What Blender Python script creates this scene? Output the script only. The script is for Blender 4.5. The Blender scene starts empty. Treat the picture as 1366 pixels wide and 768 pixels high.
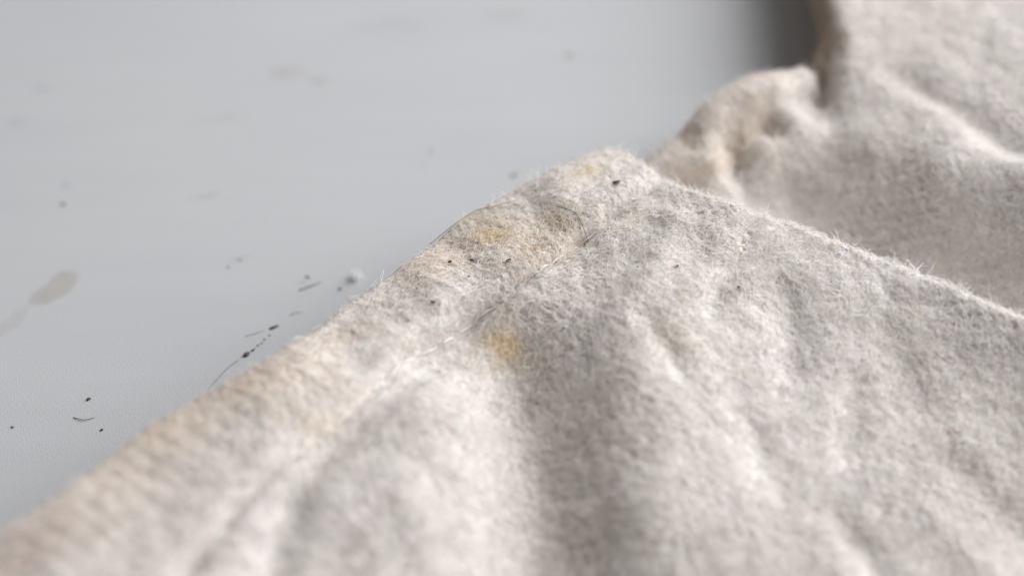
import bpy, math
import numpy as np

# Units: 1 Blender unit = 1 cm (real size; a close-up about 11 cm wide)
scene = bpy.context.scene
scene.unit_settings.system = 'METRIC'
scene.unit_settings.scale_length = 0.01
C = scene.collection

# ------------------------------------------------------------------ camera
ELEV = math.radians(42.0)
CAM_DIST = 18.0
cam_data = bpy.data.cameras.new('camera')
cam = bpy.data.objects.new('camera', cam_data)
C.objects.link(cam)
scene.camera = cam
cam.location = (0.0, -CAM_DIST * math.cos(ELEV), CAM_DIST * math.sin(ELEV))
cam.rotation_euler = (math.pi / 2 - ELEV, 0.0, 0.0)
cam_data.sensor_width = 36.0
cam_data.lens = 36.0 * CAM_DIST / 10.9
cam_data.clip_start = 0.5
cam_data.clip_end = 2000.0
cam_data.dof.use_dof = True
cam_data.dof.focus_distance = 16.55
cam_data.dof.aperture_fstop = 0.096
cam_data.dof.aperture_blades = 7

# ------------------------------------------------------------------ light: one big window behind on the right, pale room around
world = bpy.data.worlds.new('World')
scene.world = world
world.use_nodes = True
bg = world.node_tree.nodes['Background']
bg.inputs['Color'].default_value = (1.0, 0.97, 0.945, 1)
bg.inputs['Strength'].default_value = 0.17

def area(name, loc, target, sx, sy, power, col):
    ld = bpy.data.lights.new(name, 'AREA')
    ld.shape = 'RECTANGLE'; ld.size = sx; ld.size_y = sy
    ld.energy = power; ld.color = col
    o = bpy.data.objects.new(name, ld); C.objects.link(o)
    o.location = loc
    dv = np.array(target, float) - np.array(loc, float)
    import mathutils
    o.rotation_euler = mathutils.Vector(dv).to_track_quat('-Z', 'Y').to_euler()
    return o
window_light = area('window_light', (46, 22, 37), (0, 0, 0), 72, 58, 79000, (0.985, 0.99, 1.0))

scene.view_settings.view_transform = 'Standard'
scene.view_settings.look = 'None'
scene.view_settings.gamma = 1.0
scene.view_settings.use_curve_mapping = False
scene.view_settings.exposure = 0.14
scene.cycles.use_denoising = True
scene.cycles.filter_width = 1.2
scene.cycles.max_bounces = 6
scene.cycles.diffuse_bounces = 4
scene.cycles.glossy_bounces = 2
scene.cycles.transmission_bounces = 4
scene.cycles.caustics_reflective = False
scene.cycles.caustics_refractive = False
try:
    scene.cycles_curves.shape = 'RIBBONS'
    scene.cycles_curves.subdivisions = 2
except Exception:
    pass

rng = np.random.default_rng(7)

# ------------------------------------------------------------------ helpers
def new_mat(name):
    m = bpy.data.materials.new(name); m.use_nodes = True
    nt = m.node_tree; nt.nodes.clear()
    return m, nt
def N(nt, t, **kw):
    n = nt.nodes.new(t)
    for k, v in kw.items():
        if k in n.inputs: n.inputs[k].default_value = v
        else: setattr(n, k, v)
    return n
def L(nt, a, b): nt.links.new(a, b)

def vnoise(x, y, seed=0):
    """smooth value noise in -1..1"""
    xi = np.floor(x).astype(np.int64); yi = np.floor(y).astype(np.int64)
    fx = x - xi; fy = y - yi
    fx = fx * fx * fx * (fx * (fx * 6 - 15) + 10); fy = fy * fy * fy * (fy * (fy * 6 - 15) + 10)
    def h(a, b):
        n = (a * 374761393 + b * 668265263 + seed * 974634777) & 0x7fffffff
        n = ((n ^ (n >> 13)) * 1274126177) & 0x7fffffff
        n = (n ^ (n >> 16)) & 0xffff
        return n / 32767.5 - 1.0
    a = h(xi, yi); b = h(xi + 1, yi); c = h(xi, yi + 1); d = h(xi + 1, yi + 1)
    return (a * (1 - fx) + b * fx) * (1 - fy) + (c * (1 - fx) + d * fx) * fy
def fbm(x, y, seed=0, o=3):
    r = 0; a = 1.0; s = 0
    for k in range(o):
        ca, sa = math.cos(0.7 + k), math.sin(0.7 + k)
        r = r + a * vnoise((x * ca - y * sa) * 2 ** k, (x * sa + y * ca) * 2 ** k, seed + k * 17); s += a; a *= 0.5
    return r / s
def sstep(a, b, x):
    t = np.clip((x - a) / (b - a), 0, 1); return t * t * (3 - 2 * t)

# ------------------------------------------------------------------ tabletop (structure)
M_TABLE, nt = new_mat('grey_laminate')
def build_table_material(nt):
    out = N(nt, 'ShaderNodeOutputMaterial')
    tc = N(nt, 'ShaderNodeTexCoord')
    def M(op, a, b=None, c=None):
        n = N(nt, 'ShaderNodeMath', operation=op)
        for i, x in enumerate((a, b, c)):
            if x is None: continue
            if isinstance(x, (int, float)): n.inputs[i].default_value = x
            else: L(nt, x, n.inputs[i])
        return n.outputs[0]
    big = N(nt, 'ShaderNodeTexNoise', Scale=0.22, Detail=3.0); L(nt, tc.outputs['Object'], big.inputs['Vector'])
    ramp = N(nt, 'ShaderNodeMix', data_type='RGBA')
    L(nt, big.outputs['Fac'], ramp.inputs['Factor'])
    ramp.inputs['A'].default_value = (0.485, 0.495, 0.518, 1); ramp.inputs['B'].default_value = (0.54, 0.543, 0.553, 1)
    col = ramp.outputs['Result']
    warp = N(nt, 'ShaderNodeTexNoise', Scale=2.2, Detail=4.0); L(nt, tc.outputs['Object'], warp.inputs['Vector'])
    wv = N(nt, 'ShaderNodeVectorMath', operation='MULTIPLY_ADD'); L(nt, warp.outputs['Color'], wv.inputs[0])
    wv.inputs[1].default_value = (0.35, 0.35, 0); L(nt, tc.outputs['Object'], wv.inputs[2])
    wsub = N(nt, 'ShaderNodeVectorMath', operation='SUBTRACT'); L(nt, wv.outputs[0], wsub.inputs[0]); wsub.inputs[1].default_value = (0.175, 0.175, 0)
    fine = N(nt, 'ShaderNodeTexNoise', Scale=9.0, Detail=4.0, Roughness=0.7); L(nt, tc.outputs['Object'], fine.inputs['Vector'])
    def mark(x, y, rx, ry, ang, colour, strength, ragged):
        nonlocal col
        mp = N(nt, 'ShaderNodeMapping', vector_type='TEXTURE'); L(nt, wsub.outputs[0], mp.inputs['Vector'])
        mp.inputs['Location'].default_value = (x, y, 0); mp.inputs['Rotation'].default_value = (0, 0, math.radians(ang)); mp.inputs['Scale'].default_value = (rx, ry, 1)
        ln = N(nt, 'ShaderNodeVectorMath', operation='LENGTH'); L(nt, mp.outputs[0], ln.inputs[0])
        edge = N(nt, 'ShaderNodeMapRange', interpolation_type='SMOOTHSTEP'); L(nt, ln.outputs['Value'], edge.inputs['Value'])
        edge.inputs['From Min'].default_value = 1.0; edge.inputs['From Max'].default_value = 0.6 if not ragged else 0.0
        f = M('MULTIPLY', edge.outputs[0], strength)
        if not ragged:
            f = M('MULTIPLY', f, M('MULTIPLY_ADD', fine.outputs['Fac'], 0.7, 0.6))
        if ragged:
            g = N(nt, 'ShaderNodeMapRange'); L(nt, fine.outputs['Fac'], g.inputs['Value'])
            g.inputs['From Min'].default_value = 0.40; g.inputs['From Max'].default_value = 0.62
            f = M('MULTIPLY', f, g.outputs[0])
        mx = N(nt, 'ShaderNodeMix', data_type='RGBA'); L(nt, f, mx.inputs['Factor']); L(nt, col, mx.inputs['A'])
        mx.inputs['B'].default_value = (*colour, 1); col = mx.outputs['Result']
    for a in TABLE_MARKS: mark(*a)
    # fine pebbled laminate relief, slightly drawn out along y
    mp = N(nt, 'ShaderNodeMapping'); L(nt, tc.outputs['Object'], mp.inputs['Vector']); mp.inputs['Scale'].default_value = (1.5, 0.8, 1)
    g1 = N(nt, 'ShaderNodeTexNoise', Scale=42.0, Detail=3.0, Roughness=0.6); L(nt, mp.outputs[0], g1.inputs['Vector'])
    bump = N(nt, 'ShaderNodeBump', Strength=0.7, Distance=0.005); L(nt, g1.outputs['Fac'], bump.inputs['Height'])
    bs = N(nt, 'ShaderNodeBsdfPrincipled', Roughness=0.5); L(nt, col, bs.inputs['Base Color'])
    bs.inputs['Specular IOR Level'].default_value = 0.45
    # wiping streaks: faint long smears that change the gloss and, slightly, the colour
    mp2 = N(nt, 'ShaderNodeMapping'); L(nt, tc.outputs['Object'], mp2.inputs['Vector']); mp2.inputs['Rotation'].default_value = (0, 0, math.radians(-14)); mp2.inputs['Scale'].default_value = (0.35, 2.6, 1)
    st = N(nt, 'ShaderNodeTexNoise', Scale=1.1, Detail=5.0, Roughness=0.6); L(nt, mp2.outputs[0], st.inputs['Vector'])
    hsv = N(nt, 'ShaderNodeHueSaturation'); L(nt, col, hsv.inputs['Color']); L(nt, M('MULTIPLY_ADD', st.outputs['Fac'], 0.07, 0.965), hsv.inputs['Value'])
    L(nt, hsv.outputs['Color'], bs.inputs['Base Color'])
    rr = M('ADD', M('MULTIPLY_ADD', fine.outputs['Fac'], 0.12, 0.28), M('MULTIPLY', st.outputs['Fac'], 0.14)); L(nt, rr, bs.inputs['Roughness'])
    L(nt, bump.outputs[0], bs.inputs['Normal']); L(nt, bs.outputs[0], out.inputs[0])
# x, y, half-length, half-width, angle, colour, strength, ragged: an old drip stain and grey scuffs in the laminate
TABLE_MARKS = [(-4.86, -0.02, 0.34, 0.20, 62, (0.34, 0.315, 0.265), 0.48, False), (-5.25, -0.55, 0.42, 0.10, 55, (0.34, 0.32, 0.28), 0.2, False),
    (-3.49, 1.57, 0.26, 0.09, 8, (0.20, 0.20, 0.22), 0.55, True), (-2.83, 1.16, 0.34, 0.05, 4, (0.25, 0.25, 0.27), 0.5, True),
    (-2.80, 3.98, 0.30, 0.16, -5, (0.30, 0.26, 0.26), 0.6, True), (-2.42, 3.80, 0.24, 0.16, -10, (0.30, 0.25, 0.25), 0.6, True),
    (-5.08, 1.72, 0.20, 0.12, -15, (0.25, 0.26, 0.29), 0.5, True), (-5.78, 3.70, 0.2, 0.15, 0, (0.3, 0.3, 0.33), 0.45, True), (-5.86, 2.95, 0.22, 0.14, 10, (0.3, 0.3, 0.33), 0.4, True),
    (-0.1, 5.3, 0.5, 0.3, 5, (0.35, 0.33, 0.33), 0.4, True), (-1.6, 5.0, 0.9, 0.35, 8, (0.33,0.32,0.32), 0.35, True),
    (-2.2, 0.12, 0.18, 0.06, 35, (0.22, 0.22, 0.24), 0.5, True), (0.05, 1.95, 0.14, 0.07, 0, (0.42, 0.35, 0.27), 0.6, True), (-2.98, 0.42, 0.24, 0.06, 25, (0.28, 0.28, 0.3), 0.5, True),
    (-3.5, 3.0, 0.6, 0.12, 10, (0.36,0.34,0.33), 0.4, True), (-6.2, 6.5, 1.2, 0.4, 20, (0.32,0.32,0.33), 0.4, True), (-9.0, 1.0, 0.8, 0.2, 40, (0.4, 0.4, 0.4), 0.5, True)]
build_table_material(nt)
def box_mesh(name, x0, x1, y0, y1, z0, z1, bev):
    import bmesh
    bm = bmesh.new(); bmesh.ops.create_cube(bm, size=1)
    for v in bm.verts: v.co = ((x0 + x1) / 2 + v.co.x * (x1 - x0), (y0 + y1) / 2 + v.co.y * (y1 - y0), (z0 + z1) / 2 + v.co.z * (z1 - z0))
    bmesh.ops.bevel(bm, geom=bm.edges[:], offset=bev, segments=3, affect='EDGES')
    me = bpy.data.meshes.new(name); bm.to_mesh(me); bm.free(); return me
tabletop = bpy.data.objects.new('tabletop', box_mesh('tabletop', -60, 60, -35, 45, -2.5, 0, 0.2)); C.objects.link(tabletop)
tabletop.data.materials.append(M_TABLE)
tabletop['kind'] = 'structure'; tabletop['label'] = 'pale cool grey laminate tabletop with faint scuffs and a dried drip stain'


# ------------------------------------------------------------------ wool garment: control points, table coordinates in cm
EDGE_PTS = [(-5.89, -6.662, 1.5), (-5.014, -5.591, 1.55), (-4.513, -4.919, 1.5), (-4.14, -4.518, 1.45), (-3.848, -4.213, 1.4), (-3.513, -3.721, 1.35), (-3.157, -3.212, 1.3), (-2.709, -2.721, 1.22), (-2.287, -2.316, 1.18), (-1.982, -1.956, 1.12), (-1.606, -1.403, 1.06), (-1.338, -1.1, 1.03), (-0.92, -0.619, 1.0), (-0.632, -0.212, 1.0), (-0.255, 0.149, 1.0), (0.133, 0.471, 1.03), (0.449, 0.686, 1.08), (0.769, 0.853, 1.12), (1.091, 0.932, 1.1), (1.369, 1.335, 0.75), (1.639, 1.615, 0.65), (1.862, 1.852, 0.68), (2.142, 2.223, 0.72), (2.462, 2.518, 0.78), (3.075, 2.701, 0.86), (3.465, 2.775, 0.85), (3.734, 3.304, 0.95), (3.76, 3.393, 1.12), (3.723, 3.72, 1.22), (3.715, 4.634, 1.28), (3.796, 6.768, 1.35), (3.902, 9.314, 1.4)]
STITCH_PTS = [(-3.016, -5.692, 1.5), (-2.326, -4.479, 1.45), (-1.973, -3.825, 1.4), (-1.589, -3.186, 1.32), (-1.108, -2.483, 1.22), (-0.581, -1.897, 1.18), (-0.305, -1.639, 1.18), (0.416, -0.961, 1.2), (0.87, -0.488, 1.28), (1.267, -0.003, 1.32), (1.762, 1.096, 0.75), (2.24, 1.004, 0.75), (2.657, 1.64, 0.9), (3.034, 2.032, 0.9), (3.412, 2.413, 0.75)]
FRONT_PTS = [(-4.14, -4.518, 1.45), (-3.51, -3.738, 1.35), (-2.709, -2.721, 1.22), (-1.979, -1.986, 1.12), (-1.338, -1.1, 1.03), (-0.632, -0.212, 1.0), (0.133, 0.446, 1.03), (0.769, 0.853, 1.12), (1.164, 0.84, 1.15), (-5.014, -5.591, 1.55), (-4.21, -6.032, 1.6), (-3.506, -4.834, 1.6), (-2.71, -3.873, 1.5), (-2.177, -3.101, 1.42), (-1.472, -2.14, 1.22), (-0.885, -1.342, 1.15), (-0.17, -0.714, 1.18), (0.583, -0.11, 1.26), (1.126, 0.181, 1.27), (-2.32, -4.504, 1.48), (-1.586, -3.205, 1.34), (-0.58, -1.918, 1.2), (0.416, -0.984, 1.22), (0.869, -0.512, 1.3), (1.424, 0.047, 1.28), (-1.744, -4.666, 1.3), (-2.511, -5.271, 1.5), (-0.776, -3.92, 1.27), (-0.35, -3.072, 1.2), (-1.106, -4.8, 1.2), (0.146, -3.296, 0.86), (-0.021, -2.524, 1.02), (0.36, -4.421, 0.72), (1.073, -3.753, 1.08), (1.13, -2.561, 1.25), (0.121, -1.569, 1.26), (1.559, -1.168, 1.38), (2.324, -0.722, 1.38), (1.946, -1.766, 1.25), (2.98, -1.379, 1.28), (2.881, -2.331, 1.02), (2.106, -3.2, 0.95), (1.99, -4.468, 0.78), (3.421, -3.463, 0.75), (3.951, -4.286, 0.55), (4.619, -3.016, 0.75), (4.303, -2.133, 1.02), (1.654, 0.106, 1.32), (2.365, -0.328, 1.38), (3.058, -0.7, 1.4), (3.726, -1.123, 1.36), (4.379, -1.487, 1.32), (4.8, -1.717, 1.3), (5.631, -2.219, 1.2), (5.361, -3.765, 0.6), (1.88, -5.682, 0.6), (-0.484, -5.817, 0.8), (4.411, -5.188, 0.4), (6.848, -2.882, 1.0), (6.382, -4.814, 0.4)]
CREST_PTS = [(0.933, 1.01, 1.15), (1.301, 0.507, 1.2), (1.655, 0.095, 1.29), (2.367, -0.316, 1.38), (3.06, -0.689, 1.4), (3.728, -1.101, 1.37), (4.382, -1.477, 1.32), (4.8, -1.717, 1.3), (5.631, -2.219, 1.2), (7.12, -3.065, 1.0)]
BACK_PTS = [(3.584, 1.926, 0.74), (3.802, 1.245, 0.84), (4.478, 0.635, 0.98), (5.276, 0.173, 1.05), (3.397, 0.954, 0.5), (3.018, 1.147, 0.45), (4.125, 0.446, 0.5), (4.808, -0.187, 0.42), (5.25, -0.548, 0.38), (6.131, -1.129, 0.35), (6.113, -0.562, 1.05), (3.273, 1.541, 0.82), (3.362, 0.428, 0.2), (1.546, 1.466, 0.65), (1.816, 1.796, 0.68), (2.098, 2.209, 0.72), (2.46, 2.503, 0.78), (3.074, 2.686, 0.86), (3.472, 2.76, 0.85), (1.95, 1.401, 0.72), (2.301, 1.763, 0.86), (2.724, 1.95, 0.98), (3.182, 2.264, 0.96), (2.237, 0.992, 0.78), (2.638, 1.532, 0.98), (3.046, 1.894, 1.02), (3.347, 2.16, 0.88), (2.524, 1.578, 0.48), (2.904, 1.796, 0.68), (3.669, 2.978, 0.4), (3.828, 4.0, 0.4), (1.35, 0.8, 0.55), (1.5, 0.6, 0.42), (1.6, 0.8, 0.42), (1.9, 0.45, 0.35), (2.3, 0.25, 0.3), (1.6, 1.15, 0.52), (1.95, 0.9, 0.42), (2.3, 0.7, 0.32), (2.6, 0.2, 0.28), (2.55, 0.9, 0.4)]
HUMP_PTS = [(3.584, 1.926, 0.74), (3.802, 1.245, 0.84), (4.478, 0.635, 0.98), (5.276, 0.173, 1.05), (3.397, 0.954, 0.5), (3.018, 1.147, 0.45), (4.125, 0.446, 0.5), (4.808, -0.187, 0.42), (5.25, -0.548, 0.38), (6.131, -1.129, 0.35), (6.113, -0.562, 1.05), (3.273, 1.541, 0.82), (3.362, 0.428, 0.2), (3.664, 2.176, 0.92), (3.814, 2.532, 1.08), (4.08, 1.615, 1.02), (4.617, 1.076, 1.12), (5.295, 0.394, 1.2), (4.328, 2.698, 1.12), (4.721, 2.052, 1.11), (5.445, 1.023, 1.16), (5.243, 2.655, 1.2), (5.64, 1.954, 1.23), (5.801, 2.702, 1.27), (4.553, 3.589, 1.2), (3.809, 3.035, 1.15), (3.829, 3.72, 1.22), (5.995, 3.594, 1.3), (4.046, 6.355, 1.25), (6.565, 6.172, 1.35), (7.588, 2.069, 1.3), (8.53, 5.229, 1.35)]
WALL_PTS = [(3.388, 0.89, 0.5), (3.465, 1.632, 0.7), (3.498, 2.13, 0.85), (3.53, 2.5, 1.0), (3.57, 2.879, 1.1), (3.276, 3.19, 1.15), (3.074, 3.752, 1.2), (2.925, 4.954, 1.3), (2.737, 8.159, 1.4)]
FOLDS = [([(0.014, -2.361), (0.081, -2.927), (0.209, -3.637), (0.387, -4.656)], 0.55, -0.22), ([(-0.373, -1.814), (-0.967, -2.607), (-1.566, -3.502), (-1.8, -4.093), (-1.933, -4.93)], 0.18, -0.11), ([(-0.813, -3.072), (-0.912, -3.774), (-0.762, -4.387)], 0.35, 0.05), ([(1.077, -2.317), (1.029, -3.337), (1.116, -4.222)], 0.35, 0.05), ([(2.383, -0.482), (2.181, -1.058)], 0.12, -0.035), ([(2.049, -1.188), (1.89, -1.747)], 0.11, -0.045), ([(1.605, -0.516), (1.418, -1.145), (1.03, -1.799)], 0.16, 0.06), ([(1.297, -1.818), (1.512, -2.463)], 0.12, -0.063), ([(2.575, -1.505), (2.596, -2.215)], 0.22, -0.07), ([(3.183, -2.408), (2.97, -3.154)], 0.14, -0.049), ([(2.182, -3.11), (2.341, -3.508), (2.387, -3.975)], 0.18, -0.042), ([(2.841, -3.765), (3.189, -4.5)], 0.14, -0.056), ([(3.953, -3.062), (4.534, -3.891)], 0.16, -0.049), ([(3.491, -1.865), (3.751, -2.504)], 0.25, -0.042), ([(3.703, -3.764), (4.126, -4.326)], 0.2, 0.06), ([(0.417, -0.929), (0.05, -1.419)], 0.14, 0.06), ([(-1.601, -1.865), (-1.448, -2.465)], 0.16, -0.035), ([(-1.976, -2.317), (-2.021, -2.8)], 0.3, 0.04), ([(-0.621, -0.562), (-0.311, -1.234)], 0.14, -0.03), ([(0.131, 0.087), (0.425, -0.508)], 0.13, -0.03), ([(0.406, 0.458), (0.58, -0.274)], 0.14, 0.02), ([(-0.907, -0.902), (-0.66, -1.659)], 0.16, 0.02), ([(2.117, 2.33), (1.934, 1.626)], 0.1, -0.0)]
STAINS = [((-0.105, -1.926), 0.16, (0.91, 0.58, 0.23), 1.0), ((-0.077, -2.017), 0.4, (0.74, 0.62, 0.45), 0.4), ((-0.209, -0.563), 0.18, (0.91, 0.66, 0.34), 1.0), ((-0.324, -0.389), 0.5, (0.84, 0.72, 0.56), 0.35), ((0.775, 0.381), 0.16, (0.84, 0.68, 0.36), 0.75), ((0.425, -0.508), 0.3, (0.84, 0.66, 0.46), 0.5), ((0.125, -0.85), 0.25, (0.86, 0.66, 0.44), 0.45), ((-0.405, -0.093), 0.25, (0.75, 0.58, 0.42), 0.5), ((-0.615, -0.734), 0.3, (0.76, 0.62, 0.5), 0.5), ((-1.712, -2.561), 0.25, (0.74, 0.64, 0.53), 0.4), ((-1.482, -2.019), 0.25, (0.74, 0.64, 0.53), 0.4), ((-2.253, -2.607), 0.25, (0.68, 0.58, 0.48), 0.5), ((-2.736, -2.939), 0.3, (0.64, 0.54, 0.45), 0.55), ((-3.236, -3.48), 0.3, (0.64, 0.54, 0.45), 0.5), ((2.178, 2.549), 0.3, (0.62, 0.46, 0.32), 0.7), ((1.981, 1.695), 0.2, (0.66, 0.52, 0.4), 0.6), ((3.632, 3.075), 0.25, (0.6, 0.45, 0.3), 0.7), ((2.568, 1.62), 0.3, (0.72, 0.62, 0.5), 0.4), ((-0.936, 0.84), 0.2, (0.7, 0.6, 0.45), 0.4), ((1.503, -2.119), 0.2, (0.75, 0.66, 0.55), 0.45), ((0.384, -3.017), 0.5, (0.7, 0.62, 0.52), 0.4), ((0.561, -4.016), 0.35, (0.66, 0.55, 0.42), 0.35), ((1.205, -0.409), 0.2, (0.74, 0.64, 0.52), 0.4), ((-3.941, -4.828), 0.5, (0.5, 0.42, 0.38), 0.5)]
BACK_FOLDS = [([(2.479, 1.15), (2.685, 1.626), (2.954, 1.881), (3.249, 1.985)], 0.22, -0.18), ([(3.531, 2.33), (3.687, 3.065)], 0.14, -0.3), ([(1.869, 1.83), (2.001, 1.422)], 0.14, -0.07), ([(3.691, 1.925), (3.911, 1.236)], 0.25, 0.08), ([(4.34, 2.433), (4.82, 1.784), (5.381, 0.864)], 0.22, -0.11), ([(3.101, 1.288), (3.992, 0.702)], 0.2, 0.06), ([(4.412, 0.21), (4.958, -0.152)], 0.15, -0.06)]


T = np.array([0.675, 0.738]); T /= np.linalg.norm(T)      # along the hem
DN = np.array([T[1], -T[0]])                               # from the hem into the cloth

def tps(pts, lam=0.004):
    P = np.array(pts, float); xy = P[:, :2]; n = len(P)
    r2 = ((xy[:, None] - xy[None]) ** 2).sum(-1)
    K = np.where(r2 > 0, 0.5 * r2 * np.log(r2 + 1e-12), 0) + lam * np.eye(n)
    Q = np.c_[np.ones(n), xy]
    A = np.block([[K, Q], [Q.T, np.zeros((3, 3))]])
    s = np.linalg.solve(A, np.r_[P[:, 2], 0, 0, 0])
    def f(x, y):
        z = s[n] + s[n + 1] * x + s[n + 2] * y
        for i in range(n):
            q = (x - xy[i, 0]) ** 2 + (y - xy[i, 1]) ** 2 + 1e-12
            z = z + s[i] * 0.5 * q * np.log(q)
        return z
    return f
H_front = tps(FRONT_PTS); H_back = tps(BACK_PTS); H_hump = tps(HUMP_PTS)

def seg_dist(x, y, line):
    best = np.full_like(x, 1e9); 
    m = len(line) - 1
    for k in range(m):
        ax, ay = line[k]; bx, by = line[k + 1]
        dx, dy = bx - ax, by - ay
        t = np.clip(((x - ax) * dx + (y - ay) * dy) / (dx * dx + dy * dy), 0, 1)
        best = np.minimum(best, (x - ax - t * dx) ** 2 + (y - ay - t * dy) ** 2)
    return best

CR = np.array(CREST_PTS); WL = np.array(WALL_PTS)
def base_height(x, y):
    wob = 0.05 * vnoise(x * 1.3, y * 0 + 3.1, 5)
    cy = np.interp(x, CR[:, 0], CR[:, 1]) + wob
    cy = np.where(x < CR[0, 0], CR[0, 1] + (CR[0, 0] - x) * 2.5, cy)
    d = y - cy
    # front of the fold: level until the crest, then falls away steeply behind it
    zf = np.clip(H_front(x, y - np.clip(d, 0, None)), 0.15, 2.2)
    rnd = sstep(1.4, 2.3, x)
    d = d - 0.08 * rnd
    s_back = sstep(0, 1, (d + 0.02 + 0.2 * rnd) / (0.50 + 0.28 * rnd))
    wx = np.interp(y, WL[:, 1], WL[:, 0]) + 0.04 * vnoise(y * 1.5, x * 0 + 9.1, 8)
    s_wall = sstep(-0.06, 0.20, x - wx)
    zb = np.clip(H_back(x, y), 0.12, 2.6) * (1 - s_wall) + np.clip(H_hump(x, y), 0.12, 2.6) * s_wall
    zb = np.minimum(zb, 0.16 + np.clip(d, 0, None) * 1.6 + 3 * sstep(0.5, 1.0, d))
    z = zf * (1 - s_back) + zb * s_back
    front = 1 - s_back
    for line, w, a in FOLDS:
        z = z + a * front * np.exp(-seg_dist(x, y, line) / (w * w))
    for line, w, a in BACK_FOLDS:
        z = z + a * s_back * np.exp(-seg_dist(x, y, line) / (w * w))
    return z

# sheet coordinates: v along the hem, u from the hem edge into the cloth
E = np.array(EDGE_PTS); ev = E[:, :2] @ T; ed = E[:, :2] @ DN
S = np.array(STITCH_PTS); sv = S[:, :2] @ T; sd = S[:, :2] @ DN
vg = np.arange(-8.2, 9.6, 0.0175)
def smooth(a, n):
    k = np.hanning(n); k /= k.sum()
    return np.convolve(np.pad(a, n // 2, mode='edge'), k, mode='same')[n // 2: -(n // 2)]
e_v = smooth(np.interp(vg, ev, ed), 17) - 0.10
w_pts = sd - np.interp(sv, ev, ed)
o = np.argsort(sv)
hem_w = smooth(np.interp(vg, sv[o], np.clip(w_pts[o] + 0.10, 0.5, 1.75)), 31)
NV = len(vg)

# cross-section samples: tucked underside (k<0), rounded edge, then the top
u_hem = np.linspace(0, 1, 52) ** 1.0           # 0..1 of hem width
u_body = np.r_[np.arange(0.02, 7.6, 0.022), np.arange(7.62, 11.5, 0.06)]
NH = len(u_hem)
U = np.concatenate([np.outer(u_hem, hem_w), hem_w[None] + u_body[:, None] * np.ones(NV)[None]], 0)   # rows, cols
V = np.broadcast_to(vg[None], U.shape)
def plan(u, v, e):
    q = v[..., None] * T + (e + u)[..., None] * DN
    return q[..., 0], q[..., 1]
X, Y = plan(U, V, np.broadcast_to(e_v, U.shape))
Z = base_height(X, Y)
HW = np.broadcast_to(hem_w, U.shape)
in_hem = U < HW
# crumple, felted lumps, puckers along the hem, seam groove, knit ribs
crease = 1 - np.abs(fbm(X * 1.05, Y * 1.05, 41, 2)) * 2
calm = 1 - 0.5 * in_hem
Z = Z + 0.045 * calm * fbm(X * 0.9, Y * 0.9, 3, 3) + 0.016 * fbm(X * 3.2, Y * 3.2, 11, 3) - 0.022 * calm * np.clip(crease, 0, 1) ** 4
du = U - HW
band = 1 - sstep(4.1, 4.5, V)                      # the turned hem fades out where the far fold takes over
groove = np.exp(-((du - 0.02) / 0.065) ** 2) * (0.7 + 0.3 * vnoise(V * 2.3, V * 0 + 1.7, 21))
Z = Z - 0.12 * groove * band
puck = fbm(V * 1.55 + U * 0.3, U * 0.55, 31, 2)
Z = Z + 0.025 * puck * np.exp(-((U / HW - 0.55) / 0.42) ** 2) * (U < HW * 1.5)
Z = Z + 0.08 * band * sstep(0.0, -0.10, du) * np.clip(U / 0.2, 0, 1) + 0.03 * vnoise(V * 4.3, U * 2.2, 77) * np.exp(-(du / 0.22) ** 2)
knit_env = 0.35 + 0.65 * np.clip(fbm(X * 0.7, Y * 0.7, 61, 2) * 1.6 + 0.2 + 0.9 * sstep(0.5, -3.0, V), 0, 1)
Z = Z + (0.0022 * np.sin(2 * np.pi * (V + 0.012 * fbm(X * 2, Y * 2, 5, 2)) / 0.105)) * knit_env
hem_ribs = np.sin(2 * np.pi * (V + 0.09 * fbm(X * 1.5, Y * 1.5, 15, 2)) / 0.19)
Z = Z + 0.0055 * (hem_ribs + 0.6 * vnoise(V * 6, U * 1.5, 66)) * np.exp(-((U / HW - 0.5) / 0.3) ** 2) * np.clip(0.5 + fbm(V * 0.8, U, 55, 2) + 0.5 * sstep(0, -4, V), 0, 1)
Z = Z + 0.006 * fbm(X * 11, Y * 11, 71, 2)
wob_v = V + 0.02 * fbm(X * 2.1, Y * 2.1, 88, 2); wob_u = U + 0.02 * fbm(X * 2.1 + 7, Y * 2.1, 89, 2)
row = np.floor(wob_u / 0.085)
pit = np.clip(np.cos(2 * np.pi * (wob_v / 0.105 + 0.5 * (row % 2))) * np.cos(2 * np.pi * wob_u / 0.085), 0, 1)
Z = Z - 0.055 * pit ** 1.5 * np.clip(fbm(X * 1.1, Y * 1.1, 90, 3) * 2.0 + 0.5, 0, 1)
Z = np.maximum(Z, 0.10)
# rounded edge: bring the first bit of the top down around the lip, and pull it slightly out
lip = np.clip(U / 0.26, 0, 1)
drop = 1 - np.sqrt(np.clip(1 - (1 - lip) ** 2, 0, 1))
Ztop0 = Z[0].copy()
th = np.clip(Ztop0 * 0.5, 0.10, 0.36)                     # height of the lip
Z = Z - th[None] * drop
Z = np.maximum(Z, 0.07)
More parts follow.
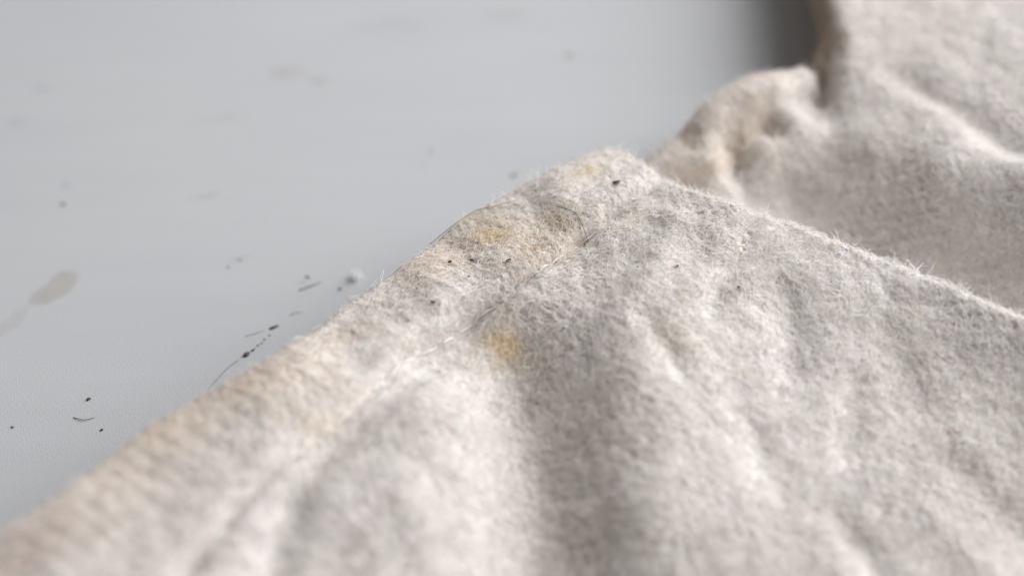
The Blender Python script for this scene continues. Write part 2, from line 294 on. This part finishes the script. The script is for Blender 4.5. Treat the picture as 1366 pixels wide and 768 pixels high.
# underside: from the lip back in and down to the table
NU = 26
k = np.linspace(0, 1, NU)[:-1]                             # 0 = tucked end, 1 = lip
zl = Z[0]
tuck = 0.85
und_u = (tuck * (1 - k) ** 1.6)[:, None] * np.ones(NV)[None]
und_z = 0.05 + (zl - 0.05)[None] * (np.sin(k * np.pi / 2) ** 0.9)[:, None] + 0.02 * vnoise(vg[None] * 1.5 + 0 * k[:, None], k[:, None] * 2 + 0 * vg[None], 91)
und_z = np.maximum(und_z, 0.03)
Xu, Yu = plan(und_u, np.broadcast_to(vg, und_u.shape), np.broadcast_to(e_v, und_u.shape))
X = np.r_[Xu, X]; Y = np.r_[Yu, Y]; Z = np.r_[und_z, Z]
UU = np.r_[-0.3 - und_u, U]; VV = np.broadcast_to(vg[None], X.shape); HWW = np.broadcast_to(hem_w, X.shape)
# little sideways wander so the sheet is not a pure height field
X = X + 0.02 * fbm(X * 1.4 + 5, Y * 1.4, 101, 2); Y = Y + 0.02 * fbm(X * 1.4, Y * 1.4 + 8, 103, 2)
POS = np.stack([X, Y, Z], -1)
row_seam = (NU - 1) + NH - 1

# wool colour, with some shade of the lip mixed in: ecru body, handled beige hem, stains with shapes of their own
hem_t = sstep(0.10, -0.10, UU - HWW + 0.10 * fbm(X * 2.2, Y * 2.2, 7, 2))
hem_t = hem_t * (1 - 0.85 * sstep(4.5, 4.9, VV) * (UU > 0.02))
body_c = np.array([0.89, 0.843, 0.811]); hem_c = np.array([0.878, 0.822, 0.785])
COL = body_c * (1 - hem_t[..., None]) + hem_c * hem_t[..., None]
mott = fbm(X * 1.3, Y * 1.3, 201, 3)
COL = COL * (1 + 0.05 * mott[..., None]) * (1 + np.stack([0 * mott, -0.02 * np.clip(mott, -1, 0) * 0, 0.012 * mott], -1))
warm = np.clip(fbm(X * 0.8 + 4, Y * 0.8, 221, 3) * 1.4 - 0.1, 0, 1)[..., None] * (0.12 + 0.7 * hem_t[..., None])
COL = COL * (1 - warm) + COL * np.array([0.975, 0.92, 0.845]) * warm
edge_dirt_shade = (0.55 * sstep(0.30, 0.02, UU + 0.12 * fbm(X * 2.5, Y * 2.5, 231, 2)) * np.clip(0.55 + 0.9 * fbm(X * 1.7, Y * 1.7, 233, 3), 0, 1))[..., None]  # dirt along the hem lip, plus its unlit darkness put into the colour
COL = COL * (1 - edge_dirt_shade) + np.array([0.56, 0.455, 0.37]) * edge_dirt_shade
far_lip_shade = (sstep(4.3, 4.8, VV) * sstep(0.22, 0.02, UU))[..., None]  # shade on the far fold's left-facing lip and underside, painted into the colour
COL = COL * (1 - far_lip_shade) + np.array([0.58, 0.47, 0.37]) * far_lip_shade
for (sx, sy), r, c, kk in STAINS:
    q = np.sqrt((X - sx) ** 2 + (Y - sy) ** 2) / r * (1 + 0.45 * fbm(X * 4 / (r + .3), Y * 4 / (r + .3), int(sx * 100) & 63, 2))
    a = (0.8 * kk * np.exp(-q ** 2 * 1.3))[..., None]
    COL = COL * (1 - a) + (0.72 * np.array(c) * 1.05 + 0.28 * body_c) * a
fleck = np.clip(vnoise(X * 17, Y * 17, 301) - 0.72, 0, 1)[..., None] * 0.9
COL = COL * (1 - 0.5 * fleck)
COL = np.clip(COL, 0.02, 0.93)

def sheet(name, r0, r1, mat, parent):
    P = POS[r0:r1].reshape(-1, 3); nr = r1 - r0
    i = np.arange(nr - 1)[:, None] * NV + np.arange(NV - 1)[None]
    F = np.stack([i, i + NV, i + NV + 1, i + 1], -1).reshape(-1, 4)
    me = bpy.data.meshes.new(name)
    me.vertices.add(len(P)); me.vertices.foreach_set('co', P.astype(np.float32).ravel())
    me.loops.add(F.size); me.loops.foreach_set('vertex_index', F.astype(np.int32).ravel())
    me.polygons.add(len(F)); me.polygons.foreach_set('loop_start', np.arange(0, F.size, 4, dtype=np.int32))
    me.polygons.foreach_set('use_smooth', np.ones(len(F), bool))
    me.update(calc_edges=True); me.validate()
    a = me.color_attributes.new('wool', 'FLOAT_COLOR', 'POINT')
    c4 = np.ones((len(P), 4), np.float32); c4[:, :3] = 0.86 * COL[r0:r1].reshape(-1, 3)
    a.data.foreach_set('color', c4.ravel())
    uvn = me.attributes.new('cloth_uv', 'FLOAT_VECTOR', 'POINT')
    q = np.stack([UU[r0:r1].ravel(), VV[r0:r1].ravel(), 0 * UU[r0:r1].ravel()], -1)
    uvn.data.foreach_set('vector', q.astype(np.float32).ravel())
    me.materials.append(mat)
    o = bpy.data.objects.new(name, me); C.objects.link(o); o.parent = parent
    return o

# materials -----------------------------------------------------------------
def wool_cloth():
    m, nt = new_mat('wool_knit')
    out = N(nt, 'ShaderNodeOutputMaterial')
    att = N(nt, 'ShaderNodeAttribute', attribute_name='wool')
    uv = N(nt, 'ShaderNodeAttribute', attribute_name='cloth_uv')
    sep = N(nt, 'ShaderNodeSeparateXYZ'); L(nt, uv.outputs['Vector'], sep.inputs[0])
    # knit loops: small V shapes, a wale every 1.05 mm and a course every 0.8 mm
    def M(op, a, b=None):
        n = N(nt, 'ShaderNodeMath', operation=op)
        for i, x in enumerate((a, b)):
            if x is None: continue
            if isinstance(x, (int, float)): n.inputs[i].default_value = x
            else: L(nt, x, n.inputs[i])
        return n.outputs[0]
    vv = M('MULTIPLY', sep.outputs['Y'], 2 * math.pi / 0.105)
    zig = M('ABSOLUTE', M('SINE', M('MULTIPLY', vv, 0.5)))
    uu = M('MULTIPLY', sep.outputs['X'], 2 * math.pi / 0.08)
    course = M('SINE', M('ADD', uu, M('MULTIPLY', zig, 2.2)))
    wale = M('SINE', vv)
    tc = N(nt, 'ShaderNodeTexCoord')
    n1 = N(nt, 'ShaderNodeTexNoise', Scale=26.0, Detail=4.0, Roughness=0.65); L(nt, tc.outputs['Object'], n1.inputs['Vector'])
    n2 = N(nt, 'ShaderNodeTexNoise', Scale=1.6, Detail=2.0); L(nt, tc.outputs['Object'], n2.inputs['Vector'])
    patch = M('MULTIPLY', n2.outputs['Fac'], 0.22)
    knit = M('MULTIPLY', M('ADD', course, wale), patch)
    hgt = M('ADD', knit, M('MULTIPLY', n1.outputs['Fac'], 1.6))
    bump = N(nt, 'ShaderNodeBump', Strength=0.6, Distance=0.010); L(nt, hgt, bump.inputs['Height'])
    hv = N(nt, 'ShaderNodeHueSaturation'); L(nt, att.outputs['Color'], hv.inputs['Color'])
    val = M('ADD', M('MULTIPLY', n1.outputs['Fac'], 0.5), 0.70); L(nt, val, hv.inputs['Value'])
    bs = N(nt, 'ShaderNodeBsdfPrincipled', Roughness=0.95); L(nt, hv.outputs['Color'], bs.inputs['Base Color'])
    bs.inputs['Specular IOR Level'].default_value = 0.15
    bs.inputs['Sheen Weight'].default_value = 0.25; bs.inputs['Sheen Roughness'].default_value = 0.5
    L(nt, bump.outputs[0], bs.inputs['Normal'])
    L(nt, bs.outputs[0], out.inputs[0])
    return m
def wool_fibre():
    m, nt = new_mat('wool_fibre')
    out = N(nt, 'ShaderNodeOutputMaterial')
    att = N(nt, 'ShaderNodeAttribute', attribute_name='fibre')
    bs = N(nt, 'ShaderNodeBsdfPrincipled', Roughness=0.55); L(nt, att.outputs['Color'], bs.inputs['Base Color'])
    bs.inputs['Specular IOR Level'].default_value = 0.35
    tr = N(nt, 'ShaderNodeBsdfTranslucent'); L(nt, att.outputs['Color'], tr.inputs['Color'])
    mx = N(nt, 'ShaderNodeMixShader', Fac=0.38)
    L(nt, bs.outputs[0], mx.inputs[1]); L(nt, tr.outputs[0], mx.inputs[2])
    L(nt, mx.outputs[0], out.inputs[0])
    return m
M_CLOTH = wool_cloth(); M_FIBRE = wool_fibre()

garment = bpy.data.objects.new('wool_garment', None); C.objects.link(garment)
garment['label'] = 'fuzzy ecru wool knit garment with stained beige hem lying rumpled on the table'
garment['category'] = 'garment'
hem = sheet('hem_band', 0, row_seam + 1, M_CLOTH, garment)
hem['label'] = 'beige, yellow-stained folded hem band of the wool garment'
body = sheet('body_panel', row_seam, len(POS), M_CLOTH, garment)

# line of sewing thread sunk in the seam
def seam_thread():
    import bmesh
    sel = np.where((vg > -8.0) & (vg < 4.0))[0][::2]
    c = POS[row_seam, sel].copy(); c[:, 2] += 0.020
    bm = bmesh.new(); prev = None
    tg = np.gradient(c, axis=0); tg /= np.linalg.norm(tg, axis=1, keepdims=True)
    for p, t, v in zip(c, tg, vg[sel]):
        ph = (v / 0.24) % 1.0
        r = 0.004 + 0.011 * max(0.0, math.sin(math.pi * min(1.0, ph / 0.8))) ** 0.6
        a = np.cross(t, [0, 0, 1.0]); a /= np.linalg.norm(a); b = np.cross(a, t)
        q = p + a * 0.012 * math.sin(v * 9.0) - b * (0.02 if ph > 0.8 else 0.0)
        ring = [bm.verts.new(q + r * (a * math.cos(k * 1.2566) + b * math.sin(k * 1.2566))) for k in range(5)]
        if prev:
            for k in range(5): bm.faces.new((prev[k], prev[(k + 1) % 5], ring[(k + 1) % 5], ring[k]))
        prev = ring
    me = bpy.data.meshes.new('seam_thread'); bm.to_mesh(me); bm.free()
    for f in me.polygons: f.use_smooth = True
    m, nt = new_mat('sewing_thread')
    out = N(nt, 'ShaderNodeOutputMaterial'); bs = N(nt, 'ShaderNodeBsdfPrincipled', Roughness=0.7)
    tc = N(nt, 'ShaderNodeTexCoord'); ns = N(nt, 'ShaderNodeTexNoise', Scale=12.0, Detail=3.0); L(nt, tc.outputs['Object'], ns.inputs['Vector'])
    mx = N(nt, 'ShaderNodeMix', data_type='RGBA'); L(nt, ns.outputs['Fac'], mx.inputs['Factor'])
    mx.inputs['A'].default_value = (0.72, 0.66, 0.60, 1); mx.inputs['B'].default_value = (0.90, 0.87, 0.84, 1)
    L(nt, mx.outputs['Result'], bs.inputs['Base Color']); L(nt, bs.outputs[0], out.inputs[0])
    me.materials.append(m)
    o = bpy.data.objects.new('seam_thread', me); C.objects.link(o); o.parent = garment
    return o
seam_thread()

# fibres ----------------------------------------------------------------------
dPu = np.gradient(POS, axis=0); dPv = np.gradient(POS, axis=1)
NRM = np.cross(dPv, dPu); NRM /= np.linalg.norm(NRM, axis=-1, keepdims=True) + 1e-9
NRM = np.where((NRM[..., 2:3] < 0) & (UU[..., None] > 0.2), -NRM, NRM)
area_w = np.linalg.norm(np.cross(dPv, dPu), axis=-1)
# only as dense as it matters: full in and around the picture, thin far outside it
cpos = np.array(cam.location)
fwd = np.array([0, math.cos(ELEV), -math.sin(ELEV)]); upv = np.array([0, math.sin(ELEV), math.cos(ELEV)])
rel = POS - cpos; dz = rel @ fwd
ax = np.abs(rel[..., 0] / dz) / (10.9 / CAM_DIST / 2); ay = np.abs((rel @ upv) / dz) / (10.9 / CAM_DIST / 2 * 575 / 1024)
dens = np.where((ax < 1.12) & (ay < 1.18), 1.0, 0.12)
dens = dens * (NRM[..., 2] > -0.6)

def fuzz(name, parent, r0, r1, count, lmin, lmax, rise, rad, seed, bright=(0.9, 1.12)):
    g = np.random.default_rng(seed)
    wgt = (area_w * dens)[r0:r1].ravel().cumsum(); tot = wgt[-1]
    idx = np.searchsorted(wgt, g.random(count) * tot)
    ii = idx // NV + r0; jj = idx % NV
    p = POS[ii, jj]; n = NRM[ii, jj]
    t1 = dPv[ii, jj]; t1 = t1 / np.linalg.norm(t1, axis=1, keepdims=True)
    t2 = np.cross(n, t1)
    p = p + t1 * ((g.random(count) - 0.5) * 0.03)[:, None] + t2 * ((g.random(count) - 0.5) * 0.03)[:, None] - n * 0.008
    # nap direction drifts over the cloth; fibres scatter widely around it
    nap = fbm(p[:, 0] * 0.9, p[:, 1] * 0.9, 401, 2) * 3.5 + fbm(p[:, 0] * 4, p[:, 1] * 4, 411, 2) * 2.0 - 0.6
    ang = nap + g.normal(0, 1.1, count)
    flat = t1 * np.cos(ang)[:, None] + t2 * np.sin(ang)[:, None]
    side = -t1 * np.sin(ang)[:, None] + t2 * np.cos(ang)[:, None]
    Ls = lmin + (lmax - lmin) * g.random(count) ** 2.2
    up = np.abs(g.normal(0, rise, count)) + 0.10
    K = 6
    s = np.linspace(0, 1, K)
    curl = g.normal(0, 1.3, count); curl2 = g.normal(0, 0.5, count); ph = g.random(count) * 6.28
    a = curl[:, None] * s[None] + curl2[:, None] * np.sin(5 * s[None] + ph[:, None])
    lift = up[:, None] * np.cos(1.9 * s[None] + g.normal(0, 0.35, count)[:, None])
    d = flat[:, None] * np.cos(a)[..., None] + side[:, None] * np.sin(a)[..., None] + n[:, None] * lift[..., None]
    d /= np.linalg.norm(d, axis=-1, keepdims=True)
    step = (Ls / (K - 1))[:, None, None] * d
    pts = p[:, None] + np.concatenate([np.zeros((count, 1, 3)), np.cumsum(step[:, :-1], 1)], 1)
    pts[..., 2] = np.maximum(pts[..., 2], 0.012)
    cu = bpy.data.hair_curves.new(name)
    cu.add_curves([K] * count)
    cu.attributes['position'].data.foreach_set('vector', pts.astype(np.float32).ravel())
    rr = rad * np.exp(g.normal(0, 0.3, count))[:, None] * np.array([1, 1, .95, .85, .65, .3])[None]
    ra = cu.attributes.get('radius') or cu.attributes.new('radius', 'FLOAT', 'POINT')
    ra.data.foreach_set('value', rr.astype(np.float32).ravel())
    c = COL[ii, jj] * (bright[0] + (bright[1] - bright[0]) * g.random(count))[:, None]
    c = c * (1 + g.normal(0, 0.03, (count, 3)))
    dk = g.random(count) < 0.006
    c[dk] *= np.array([0.35, 0.28, 0.22])
    c4 = np.ones((count, 4), np.float32); c4[:, :3] = np.clip(c, 0.02, 0.95)
    ca = cu.attributes.new('fibre', 'FLOAT_COLOR', 'CURVE')
    ca.data.foreach_set('color', c4.ravel())
    cu.materials.append(M_FIBRE)
    o = bpy.data.objects.new(name, cu); C.objects.link(o); o.parent = parent
    o['kind'] = 'stuff'
    return o
fuzz('fuzz', hem, 2, row_seam + 1, 70000, 0.04, 0.135, 0.25, 0.0023, 1, (0.84, 1.03))
fuzz('long_fuzz', hem, 2, row_seam + 1, 32000, 0.10, 0.28, 0.28, 0.0018, 2, (1.04, 1.20))
fuzz('fuzz', body, row_seam, len(POS), 195000, 0.04, 0.135, 0.25, 0.0023, 3, (0.84, 1.03))
fuzz('long_fuzz', body, row_seam, len(POS), 100000, 0.10, 0.28, 0.28, 0.0018, 4, (1.04, 1.20))
fuzz('stray_fibres', body, row_seam, len(POS), 420, 0.30, 0.75, 0.30, 0.0015, 6, (1.0, 1.1))

# ------------------------------------------------------------------ small things lying on the cloth and on the table
import bmesh, mathutils
TOP = POS[NU - 1:]
def on_cloth(x, y):
    q = (TOP[..., 0] - x) ** 2 + (TOP[..., 1] - y) ** 2
    i = np.unravel_index(np.argmin(q), q.shape)
    return float(TOP[i][2]), NRM[NU - 1 + i[0], i[1]]
def plain_mat(name, c, rough=0.7, vary=0.35):
    m, nt = new_mat(name)
    out = N(nt, 'ShaderNodeOutputMaterial'); bs = N(nt, 'ShaderNodeBsdfPrincipled', Roughness=rough)
    tc = N(nt, 'ShaderNodeTexCoord'); n1 = N(nt, 'ShaderNodeTexNoise', Scale=40.0, Detail=3.0); L(nt, tc.outputs['Object'], n1.inputs['Vector'])
    mx = N(nt, 'ShaderNodeMix', data_type='RGBA'); L(nt, n1.outputs['Fac'], mx.inputs['Factor'])
    mx.inputs['A'].default_value = (*[v * (1 - vary) for v in c], 1); mx.inputs['B'].default_value = (*[min(1, v * (1 + vary)) for v in c], 1)
    L(nt, mx.outputs['Result'], bs.inputs['Base Color']); L(nt, bs.outputs[0], out.inputs[0])
    return m
M_DARK = plain_mat('dark_debris', (0.09, 0.072, 0.068)); M_BROWN = plain_mat('brown_debris', (0.09, 0.055, 0.03))
M_TAN = plain_mat('tan_crumb', (0.30, 0.22, 0.14)); M_HAIR = plain_mat('brown_hair', (0.075, 0.045, 0.03), 0.4); M_GREY = plain_mat('grey_speck', (0.23, 0.22, 0.22))
M_RED = plain_mat('reddish_speck', (0.12, 0.03, 0.03)); M_LINT = plain_mat('white_lint', (0.93, 0.93, 0.93), 0.9, 0.05)

nt = M_LINT.node_tree
tr = N(nt, 'ShaderNodeBsdfTranslucent', Color=(0.93, 0.93, 0.93, 1)); mxs = N(nt, 'ShaderNodeMixShader', Fac=0.5)
bsn = [n for n in nt.nodes if n.type == 'BSDF_PRINCIPLED'][0]; on = [n for n in nt.nodes if n.type == 'OUTPUT_MATERIAL'][0]
L(nt, bsn.outputs[0], mxs.inputs[1]); L(nt, tr.outputs[0], mxs.inputs[2]); L(nt, mxs.outputs[0], on.inputs[0])

def add_crumb(bm, loc, sx, sy, sz, ang, seed):
    g = np.random.default_rng(seed)
    r = bmesh.ops.create_icosphere(bm, subdivisions=2, radius=1.0)
    ca, sa = math.cos(ang), math.sin(ang)
    k = g.normal(0, 1, (4, 3)); kp = g.random(4) * 6.28
    for v in r['verts']:
        p = np.array(v.co); f = 1 + 0.16 * sum(math.sin(float(p @ k[i]) * 1.8 + kp[i]) for i in range(4))
        tp = 1 - 0.35 * p[0]                       # one end pointed
        x, y, z = p[0] * sx * f, p[1] * sy * f * (tp if sx > 1.6 * sy else 1), p[2] * sz * f
        v.co = (loc[0] + x * ca - y * sa, loc[1] + x * sa + y * ca, loc[2] + z)
def finish(name, bm, mat, label, cat, group=None):
    me = bpy.data.meshes.new(name); bm.to_mesh(me); bm.free()
    for p in me.polygons: p.use_smooth = True
    me.materials.append(mat)
    o = bpy.data.objects.new(name, me); C.objects.link(o)
    c = np.mean([np.array(v.co) for v in me.vertices], 0)      # origin at the thing
    for v in me.vertices: v.co = np.array(v.co) - c
    o.location = c
    o['label'] = label; o['category'] = cat
    if group: o['group'] = group
    return o
def crumb(name, x, y, sx, sy, ang, mat, label, cat='speck', group=None, cloth=False, sz=None, seed=0):
    k = 0.66 if cloth else 0.52
    sx *= k; sy *= k
    bm = bmesh.new(); sz = sz or min(sx, sy) * 0.7
    z = on_cloth(x, y)[0] + sz * 0.9 + 0.012 if cloth else sz * 0.8
    add_crumb(bm, (x, y, z), sx, sy, sz, math.radians(ang), seed + int(abs(x * 997 + y * 131)))
    return finish(name, bm, mat, label, cat, group)
def strand(name, pts, rad, mat, label, cat='hair', group=None, cloth=False, lift=0.02):
    P = np.array([(x, y, (on_cloth(x, y)[0] if cloth else 0) + (h if h is not None else lift)) for x, y, h in pts])
    # Catmull-Rom
    Q = []
    E2 = np.vstack([2 * P[0] - P[1], P, 2 * P[-1] - P[-2]])
    for i in range(1, len(E2) - 2):
        for t in np.linspace(0, 1, 7)[:-1]:
            a, b, c, d = E2[i - 1], E2[i], E2[i + 1], E2[i + 2]
            Q.append(0.5 * (2 * b + (c - a) * t + (2 * a - 5 * b + 4 * c - d) * t * t + (3 * b - a - 3 * c + d) * t ** 3))
    Q.append(P[-1]); Q = np.array(Q); Q[:, 2] = np.maximum(Q[:, 2], rad)
    bm = bmesh.new(); rings = []
    for i, p in enumerate(Q):
        d = Q[min(i + 1, len(Q) - 1)] - Q[max(i - 1, 0)]; d = d / np.linalg.norm(d)
        a = np.cross(d, [0, 0, 1.0]); a = a / (np.linalg.norm(a) + 1e-9); b = np.cross(a, d)
        r = rad * (1 - 0.6 * (i / (len(Q) - 1)) ** 3)
        rings.append([bm.verts.new(p + r * (a * math.cos(k * 1.0472) + b * math.sin(k * 1.0472))) for k in range(6)])
    for A, B in zip(rings, rings[1:]):
        for k in range(6): bm.faces.new((A[k], A[(k + 1) % 6], B[(k + 1) % 6], B[k]))
    bm.faces.new(rings[0][::-1]); bm.faces.new(rings[-1])
    return finish(name, bm, mat, label, cat, group)

GT = 'dark debris on the tabletop'; GC = 'dark debris caught in the wool'
# on the table
crumb('debris_speck', -5.05, 1.40, .042, .030, 10, M_DARK, 'small round dark speck alone on the table above the tan drip stain', group=GT)
crumb('debris_flake', -2.47, -0.62, .088, .028, 32, M_DARK, 'long pointed black flake at the upper end of the crumb trail beside the hem', 'flake', GT)
crumb('debris_flake', -2.705, -1.02, .085, .045, 38, M_DARK, 'largest blunt black crumb near the hem, lower end of the trail', 'flake', GT)
for i, (x, y, a, b) in enumerate([(-2.60, -0.88, .035, .018), (-2.645, -0.95, .045, .020), (-2.545, -0.79, .03, .014), (-2.50, -0.73, .02, .012), (-2.57, -0.85, .018, .012)]):
    crumb('debris_speck', x, y, a, b, 45, M_DARK, 'tiny dark crumb, %s of five between the two black flakes' % ('fourth from the top', 'lowest', 'second from the top', 'topmost', 'third from the top')[i], group='crumb trail beside the hem', seed=i)
strand('thread', [(-2.78, -1.10, .008), (-2.86, -1.20, .010), (-2.95, -1.36, .012), (-3.03, -1.52, .008)], .003, M_GREY, 'thin dark thread on the table running under the hem edge', 'thread', lift=.01)
strand('thread', [(-2.32, -0.43, .006), (-2.27, -0.40, .012), (-2.20, -0.39, .006)], .003, M_GREY, 'short faint grey fibre on the table just above the long black flake', 'thread')
strand('thread', [(-2.75, -0.75, .004), (-2.66, -0.71, .006), (-2.56, -0.66, .004)], .0025, M_GREY, 'faint grey fibre trailing left from the long black flake', 'thread')
crumb('debris_speck', -4.20, -1.65, .050, .030, 30, M_DARK, 'crisp black speck on the table above the small curved hair', group=GT)
strand('hair', [(-4.30, -1.90, .006), (-4.24, -1.925, .012), (-4.19, -1.94, .014), (-4.13, -1.92, .010), (-4.09, -1.90, .006)], .0045, M_GREY, 'tiny curved grey hair lying between two dark specks on the table')
crumb('debris_speck', -3.99, -2.06, .035, .024, 30, M_DARK, 'small black speck on the table nearest the hem, below the curved hair', group=GT)
crumb('debris_speck', -4.87, -2.03, .035, .026, 10, M_GREY, 'faint grey speck at the left border of the table', group=GT)
crumb('debris_speck', -2.19, 0.17, .050, .028, -50, M_GREY, 'slanting grey fleck just above the thin dark splinter on the table', group=GT)
strand('splinter', [(-2.26, -0.04, .006), (-2.18, 0.0, .012), (-2.10, 0.045, .012), (-2.03, 0.10, .006)], .006, M_GREY, 'thin dark splinter on the table left of the white lint tuft', 'splinter')
crumb('debris_speck', -1.83, -0.02, .03, .030, 0, M_DARK, 'dark speck touching the white lint tuft by the hem', group=GT)
crumb('debris_speck', -3.06, 0.33, .026, .018, 20, M_DARK, 'lower left of a pair of tiny dark flecks in mid table', group=GT)
crumb('debris_speck', -2.95, 0.45, .048, .018, 10, M_GREY, 'upper right of a pair of tiny flecks in mid table', group=GT)
crumb('debris_speck', -0.95, 2.37, .028, .024, 0, M_GREY, 'small grey speck far back on the table, behind the hem', group=GT)
crumb('debris_speck', -1.02, 2.10, .018, .016, 0, M_GREY, 'very small grey speck just below another in the table middle', group=GT)
crumb('crumb', 0.02, 1.92, .075, .03, 5, M_TAN, 'flat tan crumb on the table just behind the hem corner', 'crumb')
crumb('crumb', 0.72, 4.35, .045, .04, 5, M_TAN, 'blurred tan crumb at the back of the table', 'crumb')
# lint tuft: a knot of curled white fibres
def lint_tuft(x, y):
    bm = bmesh.new(); g = np.random.default_rng(5)
    for i in range(80):
        a = g.random() * 6.28; e = g.random() * 0.9; r0 = .008 + .034 * g.random()
        p = np.array([x, y, .035]) + r0 * np.array([math.cos(a) * math.cos(e), math.sin(a) * math.cos(e), math.sin(e)])
        d = np.array([math.cos(a) * math.cos(e), math.sin(a) * math.cos(e), math.sin(e)]); prev = None
        tw = g.normal(0, 1, 3)
        for k in range(6):
            s1 = np.cross(d, [0.3, 0.2, 0.9]); s1 /= np.linalg.norm(s1); s2 = np.cross(d, s1)
            ring = [bm.verts.new(p + .0024 * s1), bm.verts.new(p - .0024 * s1)]
            if prev: bm.faces.new((prev[0], prev[1], ring[1], ring[0]))
            prev = ring; d = d + 0.55 * np.cross(tw, d) * 0.6; d /= np.linalg.norm(d); p = p + d * .013; p[2] = max(p[2], .005)
    finish('lint_tuft', bm, M_LINT, 'small white lint tuft on the table beside the hem', 'lint')
lint_tuft(-1.66, 0.16)
# on the wool
crumb('seed_husk', 1.062, 0.047, .058, .036, 25, M_BROWN, 'dark brown seed husk on the hem near its raised corner', 'husk', cloth=True)
strand('hair', [(.455, -.31, .04), (.545, -.385, .045), (.635, -.475, .05), (.70, -.58, .06), (.745, -.70, .06)], .0036, M_HAIR, 'brown curved hair lying across the hem seam near the corner', cloth=True)
strand('hair', [(-.82, -.60, .05), (-.60, -.38, .07), (-.37, -.18, .08), (-.175, -.10, .07), (-.04, -.07, .05), (.07, -.11, .02)], .0028, M_HAIR, 'fine long brown hair arching along the outer edge of the hem', cloth=True)
for x, y, a, b, ang, m, lb in [
    (-.607, -.978, .030, .024, 10, M_DARK, 'leftmost of three dark specks in a row on the hem'),
    (-.388, -.967, .046, .034, -10, M_DARK, 'middle and largest of three dark specks in a row on the hem'),
    (-.029, -1.07, .044, .028, 40, M_BROWN, 'rightmost of three dark specks in a row on the hem'),
    (-.741, -1.647, .032, .022, 0, M_DARK, 'lone dark speck on the hem left of the yellow spot'),
    (-.418, -1.263, .026, .018, 20, M_BROWN, 'small brown speck on the hem below the three in a row'),
    (-.762, -3.353, .024, .020, 0, M_RED, 'tiny reddish speck on the cloth panel below the yellow spot'),
    (.477, -1.884, .024, .018, 30, M_DARK, 'tiny dark speck right of the yellow spot on the cloth'),
    (-2.208, -4.111, .034, .028, 0, M_GREY, 'blurred grey speck on the pale cloth at lower left, by the hem'),
    (2.154, -1.425, .022, .018, 0, M_DARK, 'tiny dark speck on the cloth among the short creases'),
    (1.928, -4.0, .028, .024, 0, M_GREY, 'blurred grey speck at the bottom of the cloth'),
    (1.575, -1.246, .020, .018, 0, M_DARK, 'tiny dark speck on the pale cloth right of the hair')]:
    crumb('debris_speck', x, y, a, b, ang, m, lb, group=GC, cloth=True)
strand('thread', [(.277, -1.628, .03), (.333, -1.69, .04), (.389, -1.70, .04), (.44, -1.76, .03)], .005, M_DARK, 'tiny dark squiggle of thread on the cloth above the yellow spot', 'thread', cloth=True)
crumb('lint_bead', -1.169, -2.611, .032, .022, 60, M_LINT, 'tiny white bead of lint on the hem seam', 'lint', cloth=True)
# minute vegetable specks scattered through the wool, too many and small to pick out
bm = bmesh.new(); g = np.random.default_rng(21); count = 0
while count < 260:
    i = int(g.integers(4, 380)); j = int(g.integers(60, NV - 60))
    p = TOP[i, j]
    if g.random() > (1.0 if i < NH else 0.45): continue
    nr_ = NRM[NU - 1 + i, j]; q = p + nr_ * (0.012 + 0.02 * g.random())
    r = 0.006 + 0.008 * g.random() ** 2
    a = g.random() * 3.14; ax1 = np.array([math.cos(a), math.sin(a), 0]) * r * (1 + g.random()); ax2 = np.array([-math.sin(a), math.cos(a), 0]) * r * 0.8; ax3 = np.array([0, 0, r * 0.7])
    vs = [bm.verts.new(q + d) for d in (ax1, ax2, -ax1, -ax2, ax3, -ax3)]
    for t in ((0, 1, 4), (1, 2, 4), (2, 3, 4), (3, 0, 4), (1, 0, 5), (2, 1, 5), (3, 2, 5), (0, 3, 5)): bm.faces.new([vs[k] for k in t])
    count += 1
me = bpy.data.meshes.new('plant_dust'); bm.to_mesh(me); bm.free(); me.materials.append(M_BROWN)
dust = bpy.data.objects.new('plant_dust', me); C.objects.link(dust)
dust['kind'] = 'stuff'; dust['label'] = 'minute brown plant specks scattered through the wool'; dust['category'] = 'plant dust'
